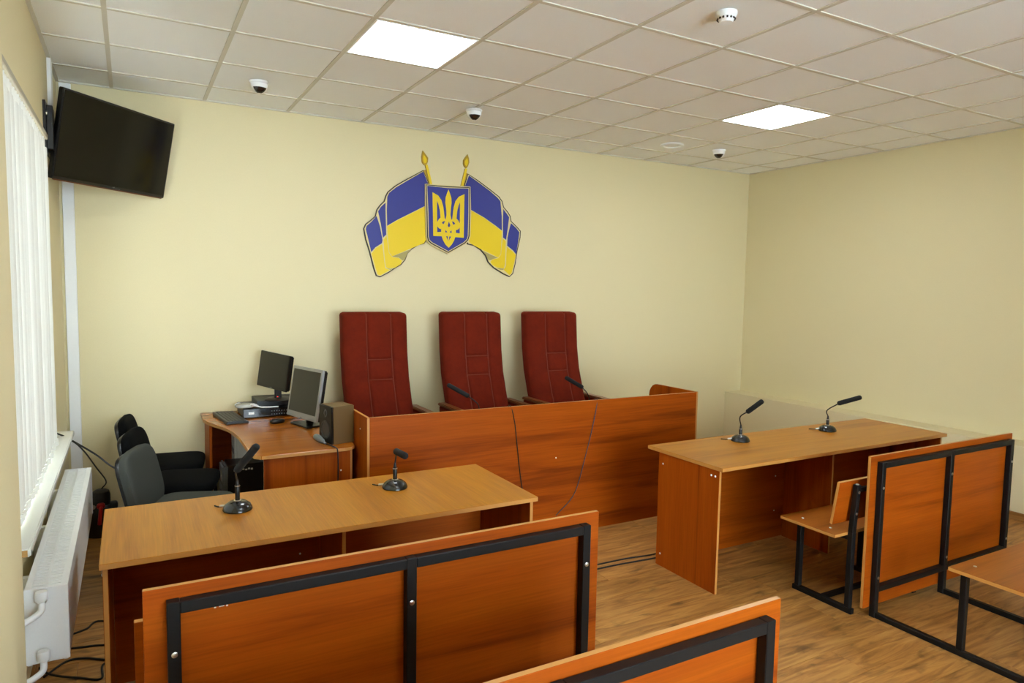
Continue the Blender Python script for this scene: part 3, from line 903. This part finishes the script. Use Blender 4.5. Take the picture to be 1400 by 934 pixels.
# ------------------------------------------------------------------ gooseneck microphones
def mic(base, start, end, label, cable=None, tail=(-.06, .05), stem=.11, via=None):
    """base = point on the desk top, start/end of the foam in world coordinates"""
    b = np.array(base, float)
    t = thing('desk_microphone', label, 'microphone', tuple(b), group='gooseneck desk microphones')
    S, E = Vector(np.array(start) - b), Vector(np.array(end) - b)
    MB().lathe([(.060, 0), (.063, .004), (.061, .012), (.053, .026), (.036, .038), (.012, .043)], n=28).build('base', M['dome'], t)
    MB().lathe([(.0095, .036), (.0105, .04), (.0105, stem), (.008, stem + .004)], n=14).build('stem', M['black'], t)
    MB().lathe([(.008, stem + .003), (.006, stem + .02), (.004, stem + .026)], n=12).build('collar', M['dgrey'], t)
    MB().lathe([(.0112, stem - .004), (.0112, stem)], n=14).build('stem_ring', M['steel'], t)
    MB().lathe([(.016, .041), (.016, .045)], n=14).build('base_ring', M['steel'], t)
    d = (E - S).normalized()
    mids = [Vector((0, 0, stem + .02)), Vector((0, 0, stem + .02)).lerp(S, .45) + Vector((0, 0, .02)) - d * .01, S + d * .015]
    if via is not None: mids = [mids[0], Vector(np.array(via) - b), mids[-1]]
    MB().tube(smooth_path(mids), .0042, 8).build('gooseneck', M['black'], t)
    L = (E - S).length
    MB().tube([S, S + d * .004, S + d * .012, S + d * (L - .012), S + d * (L - .004), E], [.008, .0135, .0165, .0165, .0135, .006], 16).build('foam_windscreen', M['foam'], t)
    if cable is None:
        cable = [(-.045, .03, .014), (-.07, .05, .008), (-.085, .09, .004)]
        MB().tube([(-.04, .025, .016), (-.068, .047, .012)], .0055, 10).build('plug', M['steel'], t)
    else:
        cable = [tuple(np.array(q) - b) for q in cable]
    MB().tube(smooth_path(cable), .0032, 6).build('cable', M['cable'], t)
    return t


def seg(px0, y0, px1, y1): return hy(*px0, y0), hy(*px1, y1)


b = hz(325, 697, .7502); mic(b, *seg((323, 644), b[1] - .02, (352, 609), b[1] - .13), 'gooseneck microphone on the desk in front of the grey office chair')
b = hz(540, 667, .7502); mic(b, *seg((541, 617), b[1] - .01, (555, 624), b[1] - .17), 'drooping gooseneck microphone on the desk in front of the judges bench', stem=.1, via=hy(541, 628, b[1]))
b = hz(1012, 603, .7502); mic(b, *seg((1021, 564), b[1] - .05, (1043, 548), b[1] - .16), 'gooseneck microphone on the far desk, nearer the judges bench', via=hy(1012, 570, b[1] - .02), stem=.085)
b = hz(1131, 589, .7502); mic(b, *seg((1145, 552), b[1] - .06, (1178, 543), b[1] - .2), 'gooseneck microphone on the far desk, nearer the cream wall', via=hy(1131, 561, b[1] - .02), stem=.085)
for (n0, s0, e0, cab, lb) in (
        ((656, 560), (641, 542), (612, 526), [(699, 557), (704, 580), (708, 620), (713, 662), (720, 690)], 'gooseneck microphone behind the judges bench in front of the middle chair'),
        ((807, 547), (797, 530), (773, 516), [(818, 546), (812, 575), (800, 625), (785, 675), (760, 705)], 'gooseneck microphone behind the judges bench in front of the last chair')):
    nk = hy(*n0, -1.33); b = np.array([nk[0], -1.33, .7502])
    cb = [b + [.05, -.02, .01], b + [.1, -.12, .02]]
    top = hy(*cab[0], jy - .004); top[2] = .957
    cb += [np.array([top[0] - .01, jy + .05, .90]), np.array([top[0], jy + .009, .956])]
    cb += [hy(*q, jy - .005) for q in cab[1:]]
    mic(b, *seg(s0, -1.3, e0, -1.14), lb, cable=cb, via=hy(n0[0] - 4, n0[1] - 9, -1.325), stem=.09)

# ------------------------------------------------------------------ corner computer desk
cdx, cdy = 1.25, -.8
cdk = thing('corner_desk', 'curved corner computer desk standing beside the judges bench', 'desk', (cdx, cdy, 0))
pts = [(.862, -.03), (.856, -.30), (.872, -.40)] + [tuple(q)[:2] for q in smooth_path([(.90, -.50, 0), (.975, -.74, 0), (1.005, -1.0, 0), (1.008, -1.25, 0), (1.008, -1.50, 0)], 5)] + \
      [(1.02, -1.565), (1.055, -1.603), (1.10, -1.61), (1.55, -1.60), (1.59, -1.585), (1.617, -1.55), (1.625, -1.50), (1.625, -.03)]
MB().ext([(x - cdx, y - cdy, .75) for x, y in pts], [(x - cdx, y - cdy, .727) for x, y in pts], 0, 1).build('tabletop', [SHELF, EDGE], cdk, .002)
panel('side_panel', cdk, .888 - cdx, .906 - cdx, -.40 - cdy, -.04 - cdy, 0, .7265, WOOD['z'], WOOD['z'])
panel('end_panel', cdk, 1.075 - cdx, 1.59 - cdx, -1.555 - cdy, -1.537 - cdy, 0, .7265, WOOD['z'])
screw(cdk, (1.53 - cdx, -1.5555 - cdy, .60), (0, -1, 0))
panel('back_panel', cdk, .907 - cdx, 1.60 - cdx, -.06 - cdy, -.042 - cdy, .25, .7265, WOOD['x'])
panel('right_panel', cdk, 1.592 - cdx, 1.61 - cdx, -1.53 - cdy, -.07 - cdy, .25, .7265, WOOD['y'])
sp = [(.925, -.08), (.925, -.62), (.95, -.75), (1.03, -.86), (1.18, -.92), (1.585, -.92), (1.585, -.08)]
MB().ext([(x - cdx, y - cdy, .1) for x, y in sp], [(x - cdx, y - cdy, .082) for x, y in sp], 0, 1).build('low_shelf', [SHELF, EDGE], cdk)
MB().box(1.2 - cdx, 1.22 - cdx, -.8 - cdy, -.1 - cdy, 0, .0815).build('shelf_support', WOOD['z'], cdk)

# keyboard
kb = thing('keyboard', 'black computer keyboard on the end of the corner desk', 'keyboard', (1.035, -.36, .7502), math.radians(96))
MB().ext([(-.225, -.075, 0), (.225, -.075, 0), (.225, .075, .0), (-.225, .075, .0)], [(-.225, -.075, .014), (.225, -.075, .014), (.225, .075, .022), (-.225, .075, .022)]).build('case', M['black'], kb, .003)
kk = MB()
for r_ in range(5):
    for k in range(18):
        x = -.212 + k * .0236; y = -.062 + r_ * .0245
        z = .0145 + (y + .075) / .15 * .008
        kk.box(x, x + .0195, y, y + .0195, z, z + .005)
kk.build('keys', M['keys'], kb)
# recorder and the box on it
dv = thing('video_recorder', 'wide black video recorder with white sticker on the corner desk', 'recorder', (1.335, -.24, .7502))
MB().box(-.215, .215, -.17, .17, .005, .072).build('case', M['black'], dv, .003)
MB().box(-.215, .215, -.176, -.17, .008, .07).build('front_panel', M['dome'], dv, .002)
MB().box(-.18, -.14, -.1768, -.176, .03, .048).build('sticker', M['pvc'], dv)
for r_ in range(2):
    for k in range(12): MB().box(-.02 + k * .018, -.013 + k * .018, -.178, -.176, .02 + r_ * .024, .026 + r_ * .024).build('button', M['greyplas'], dv)
for sx in (-.19, .19):
    for sy in (-.14, .14): MB().lathe([(.012, 0), (.012, .005)], (sx, sy, 0), 10).build('foot', M['black'], dv)
ub = thing('black_box', 'small black box under the far monitor on top of the recorder', 'box', (1.385, -.22, .8225))
MB().box(-.16, .16, -.13, .14, 0, .045).build('case', M['dgrey'], ub, .004); MB().box(-.16, .16, -.134, -.13, .004, .041).build('front_panel', M['black'], ub, .001)
cb_ = thing('cable_bundle', 'clear bag and pale coiled cables lying on the recorder', 'cables', (1.165, -.38, .8225))
MB().sq((-.03, .02, .018), (.13, .1, .036), .7, .7).build('clear_bag', M['clear'], cb_)
MB().tube(smooth_path([(.0, .0, .01), (.03, -.03, .02), (.06, -.01, .014), (.04, .02, .024), (.01, -.02, .03), (.07, -.045, .012), (.12, -.05, .008), (.2, -.045, .006)]), .005, 7).build('coiled_cable', M['pvc'], cb_)
MB().tube(smooth_path([(-.07, .05, .006), (-.09, .07, .02), (-.06, .08, .03), (-.03, .06, .01)]), .004, 6).build('cable_end', M['pvc'], cb_)


def monitor(c, yaw, tilt, roll, w, h, lw, bezel, frame, label, base_z, round_base):
    R = Matrix.Rotation(math.radians(yaw), 3, 'Z') @ Matrix.Rotation(math.radians(tilt), 3, 'X') @ Matrix.Rotation(math.radians(-roll), 3, 'Y')
    dn = R @ Vector((0, 1, 0)); bx, by = c[0] + dn.x * .05, c[1] + dn.y * .05
    t = thing('monitor', label, 'monitor', (bx, by, base_z))
    def place(mb, name, mat, bev=0, seg=1):
        o = Vector(c) - Vector((bx, by, base_z))
        mb.v = [tuple(R @ Vector(p) + o) for p in mb.v]
        return mb.build(name, mat, t, bev, seg)
    fr = MB()
    fr.box(-w / 2, w / 2, 0, .018, -h / 2, h / 2)
    place(fr, 'bezel', M[frame], .003, 2)
    place(MB().box(-w / 2 + bezel, w / 2 - bezel, -.001, .002, -h / 2 + lw, h / 2 - bezel), 'screen', M['lcd'])
    place(MB().box(-w / 2 + .002, w / 2 - .002, .018, .045, -h / 2 + .003, h / 2 - .003), 'rear_cover', M['black'], .008, 2)
    place(MB().box(-.07, .07, .045, .06, -.08, .08), 'rear_hub', M['black'], .005)
    place(MB().box(-.012, .012, -.0015, .0, -h / 2 + .006, -h / 2 + .011), 'logo_print', M['greyplas'])
    # neck
    top = R @ Vector((0, .05, -.05)) + Vector(c) - Vector((bx, by, base_z))
    MB().bar((top.x, top.y, .012), tuple(top), .05, .025).build('neck', M['black'], t, .004)
    if round_base:
        MB().lathe([(.105, 0), (.105, .006), (.09, .012), (.03, .016)], n=32).build('base', M['black'], t)
    else:
        Rz = Matrix.Rotation(math.radians(yaw), 3, 'Z')
        MB().obox((0, 0, .007), (.24, .19, .014), Rz).build('base', M['black'], t, .004)
    return t, R


m1, R1 = monitor((1.340, -.362, 1.092), -63, -6.7, -3.9, .347, .27, .024, .012, 'black', 'small black monitor tilted on top of the recorder', .8678, True)
MB().lathe([(.004, 0), (.004, .003)], (-.02, -.06, .03), 8).build('indicator', M['ledr'], m1)
m2, R2 = monitor((1.469, -.825, .982), -73.5, -9.4, 0, .41, .36, .04, .02, 'silver', 'silver framed monitor standing on the corner desk', .7502, False)
mo = thing('computer_mouse', 'small black computer mouse in front of the silver monitor', 'mouse', (1.315, -.66, .7502), math.radians(200))
MB().sq((0, 0, .014), (.11, .06, .036), .8, .75).build('shell', M['black'], mo); MB().box(.02, .04, -.003, .003, .028, .034).build('wheel', M['dgrey'], mo)
# loudspeaker
spk = thing('loudspeaker', 'brown veneer loudspeaker with black front on the corner desk', 'loudspeaker', (1.54, -1.40, .7502), math.radians(13))
MB().box(-.06, .082, -.085, .085, 0, .238).build('cabinet', M['speaker'], spk, .003)
MB().box(-.072, -.06, -.085, .085, 0, .238).build('front_baffle', M['black'], spk, .004, 2)
RY = Matrix.Rotation(-math.pi / 2, 3, 'Y')
wf = MB().lathe([(.058, 0), (.058, .004), (.05, .004), (.046, -.004), (.02, -.012), (.012, -.004), (.002, .0)], (-.0722, 0, .085), 28, R=RY).build('woofer', M['cone'], spk)
MB().lathe([(.026, 0), (.026, .004), (.018, .001), (.01, .006), (.002, .007)], (-.0722, 0, .19), 20, R=RY).build('tweeter', M['cone'], spk)
MB().lathe([(.012, 0), (.012, .003)], (-.0722, .05, .03), 12, R=RY).build('knob', M['greyplas'], spk)
# plug with cable hanging off the desk edge
pl = thing('cable_plug', 'grey plug with black cable trailing over the corner desk edge', 'plug', (1.445, -1.46, .7502))
MB().tube([(-.02, .11, .03), (-.015, .08, .03), (0, .03, .018), (.008, .0, .01)], [.018, .021, .016, .007], 14).build('body', M['greyplas'], pl)
MB().tube([(.005, .012, .011), (.012, -.02, .009)], .006, 8).build('sleeve', M['silver'], pl)
MB().tube(smooth_path([(.012, -.02, .008), (.03, -.07, .006), (.045, -.14, .004), (.05, -.156, -.02), (.052, -.157, -.15), (.045, -.158, -.35), (.05, -.157, -.60)]), .004, 7).build('cable', M['cable'], pl)
c_ = tag(MB().tube(smooth_path([(1.628, -1.40, .70), (1.631, -1.42, .60), (1.630, -1.40, .48), (1.630, -1.36, .40)]), .003, 6).build('cable', M['cable']), 'thin cable hanging between the corner desk and judges bench', 'cable')

# computers under the desk
pc = thing('computer_tower', 'black computer tower with silver front on the low desk shelf', 'computer', (1.085, -.50, .1005), math.radians(0))
MB().box(-.10, .30, -.1, .1, 0, .36).build('case', M['black'], pc, .004)
fpn = MB().box(-.135, -.10, -.1, .1, .0, .36).build('front_panel', M['greyplas'], pc, .012, 2)
for z in (.10, .17, .24): MB().box(-.139, -.134, -.085, .085, z, z + .045).build('drive_bay', M['silver'], pc, .002)
lg = MB()
for k in range(7): lg.box(-.06 + k * .019, -.046 + k * .019, -.1012, -.1, .315 + .004 * (k % 2), .331 - .003 * ((k + 1) % 3))
lg.build('logo_print', M['marks'], pc)
pc2 = thing('computer_tower', 'pale grey computer tower standing deeper under the corner desk', 'computer', (1.285, -.20, .1005))
MB().box(-.2, .15, -.09, .09, 0, .50).build('case', M['beige'], pc2, .004); MB().box(-.215, -.2, -.09, .09, 0, .50).build('front_panel', M['beige'], pc2, .006, 2)
MB().box(-.218, -.215, -.06, .06, .36, .4).build('drive_bay', M['greyplas'], pc2)
ps = thing('power_adapter', 'small silver adapter box under the corner desk top', 'adapter', (1.14, -1.32, .665))
MB().box(-.06, .06, -.035, .035, 0, .06).build('case', M['silver'], ps, .004); MB().box(-.062, -.06, -.02, .02, .015, .045).build('socket', M['black'], ps)
panel('inner_shelf', cdk, 1.09 - cdx, 1.588 - cdx, -1.53 - cdy, -1.0 - cdy, .30, .318, SHELF)


# ------------------------------------------------------------------ office chairs (facing the corner desk)
def office_chair(x, y, rz, mat, label):
    c = thing('office_chair', label, 'chair', (x, y, 0), math.radians(rz), 'upholstered office chairs')
    RB = Matrix.Rotation(math.radians(-13), 3, 'Y')
    MB().sq((.02, 0, .455), (.42, .45, .085), .5, .38).build('seat', mat, c)
    MB().sq((-.235, 0, .628), (.075, .44, .37), .55, .42, R=RB).build('backrest', mat, c)
    MB().sq((-.265, 0, .623), (.04, .42, .34), .4, .42, R=RB).build('back_shell', M['black'], c)
    for s in (-1, 1):
        MB().tube(smooth_path([(-.255, s * .13, .56), (-.225, s * .13, .47), (-.18, s * .13, .425), (.10, s * .13, .425)]), .011, 8).build('back_support', M['black'], c)
        MB().tube(smooth_path([(.20, s * .235, .012), (.19, s * .235, .20), (.17, s * .225, .43)]), .012, 8).build('leg', M['black'], c)
        MB().tube(smooth_path([(-.25, s * .235, .012), (-.2, s * .235, .22), (-.13, s * .225, .43)]), .012, 8).build('leg', M['black'], c)
        MB().tube([(.17, s * .225, .43), (-.13, s * .225, .43)], .012, 8).build('side_rail', M['black'], c)
    for xx in (.15, -.12): MB().tube([(xx, -.225, .425), (xx, .225, .425)], .010, 8).build('cross_rail', M['black'], c)


office_chair(.63, -.33, -8, M['blackfab'], 'black fabric office chair closest to the back wall')
office_chair(.665, -.87, -14, M['blackfab'], 'black fabric office chair between the grey chair and another black one')
office_chair(.67, -1.44, -20, M['grey'], 'dark grey fabric office chair behind the long desk')

# ------------------------------------------------------------------ canister by the radiator
va = thing('canister', 'black and red canister device standing in the corner beside the radiator', 'canister', (.205, -.30, 0))
MB().lathe([(.10, 0), (.105, .02), (.10, .14), (.085, .19), (.07, .21)], n=24).build('body', M['black'], va)
MB().lathe([(.052, .20), (.056, .22), (.056, .275), (.05, .30), (.03, .312)], n=24).build('cap', M['dgrey'], va)
MB().tube(smooth_path([(.0, -.07, .215), (.0, -.10, .20), (-.005, -.115, .15), (-.01, -.112, .10)]), .012, 8).build('handle', M['red'], va)
MB().sq((.0, -.07, .215), (.05, .04, .04), .7, .7).build('latch', M['red'], va)
MB().lathe([(.014, -.004), (.014, .004)], (-.045, -.072, .212), 14, R=Matrix.Rotation(math.pi / 2, 3, 'X')).build('ring', M['steel'], va)
MB().sq((.075, -.03, .20), (.05, .05, .06), .6, .6).build('side_knob', M['black'], va)
MB().sq((-.08, -.02, .20), (.05, .05, .06), .6, .6).build('side_knob', M['black'], va)

# ------------------------------------------------------------------ loose cables
def cable(pts, r, label):
    return tag(MB().tube(smooth_path(pts), r, 7).build('cable', M['cable']), label, 'cable', 'loose black cables')


cable([hy(76, 592, -1.22), hy(92, 599, -1.15), hy(130, 621, -1.1), hy(150, 636, -1.12), hy(168, 646, -1.16)], .005, 'black cable running from the window sill to the office chairs')
cable([hy(80, 603, -1.26), hy(98, 603, -1.2), hy(114, 616, -1.02), hy(132, 640, -.6), hy(145, 658, -.36), (.21, -.30, .316)], .0042, 'thin black cable dropping from the window sill to the canister')
FZ = .005
def fl(u, v): q = hz(u, v, FZ); return (q[0], q[1], FZ)
cable([fl(790, 778), fl(850, 765), fl(897, 757), (3.65, -2.27, FZ)], .005, 'black floor cable entering under the far desk, nearer the judges bench')
cable([fl(790, 784), fl(840, 773), fl(897, 762.5), (3.65, -2.37, FZ)], .005, 'black floor cable entering under the far desk, farther from the judges bench')
cable([fl(97, 868), fl(118, 860), fl(139, 849), (.45, -1.95, FZ)], .005, 'black floor cable crossing between radiator and desk, closest to the window end')
cable([fl(85, 888), fl(112, 885), fl(141, 882), (.5, -2.12, FZ)], .005, 'straight black floor cable crossing between radiator and desk')
cable([fl(60, 926), fl(90, 905), fl(118, 900), (.34, -2.2, FZ), (.55, -2.2, FZ)], .005, 'bent black floor cable crossing between radiator and desk')
cable([(*fl(45, 912)[:2], .017), (*fl(70, 926)[:2], .017), fl(110, 927), (.262, -2.33, FZ), (.27, -2.2, .005), (.4, -2.24, FZ)], .005, 'looped black floor cable lying below the radiator valve')
cable([(.16, -.14, .006), (.3, -.12, .02), (.38, -.14, .05), (.45, -.12, .02), (.55, -.14, .006)], .007, 'coiled black cable on the floor against the back wall')
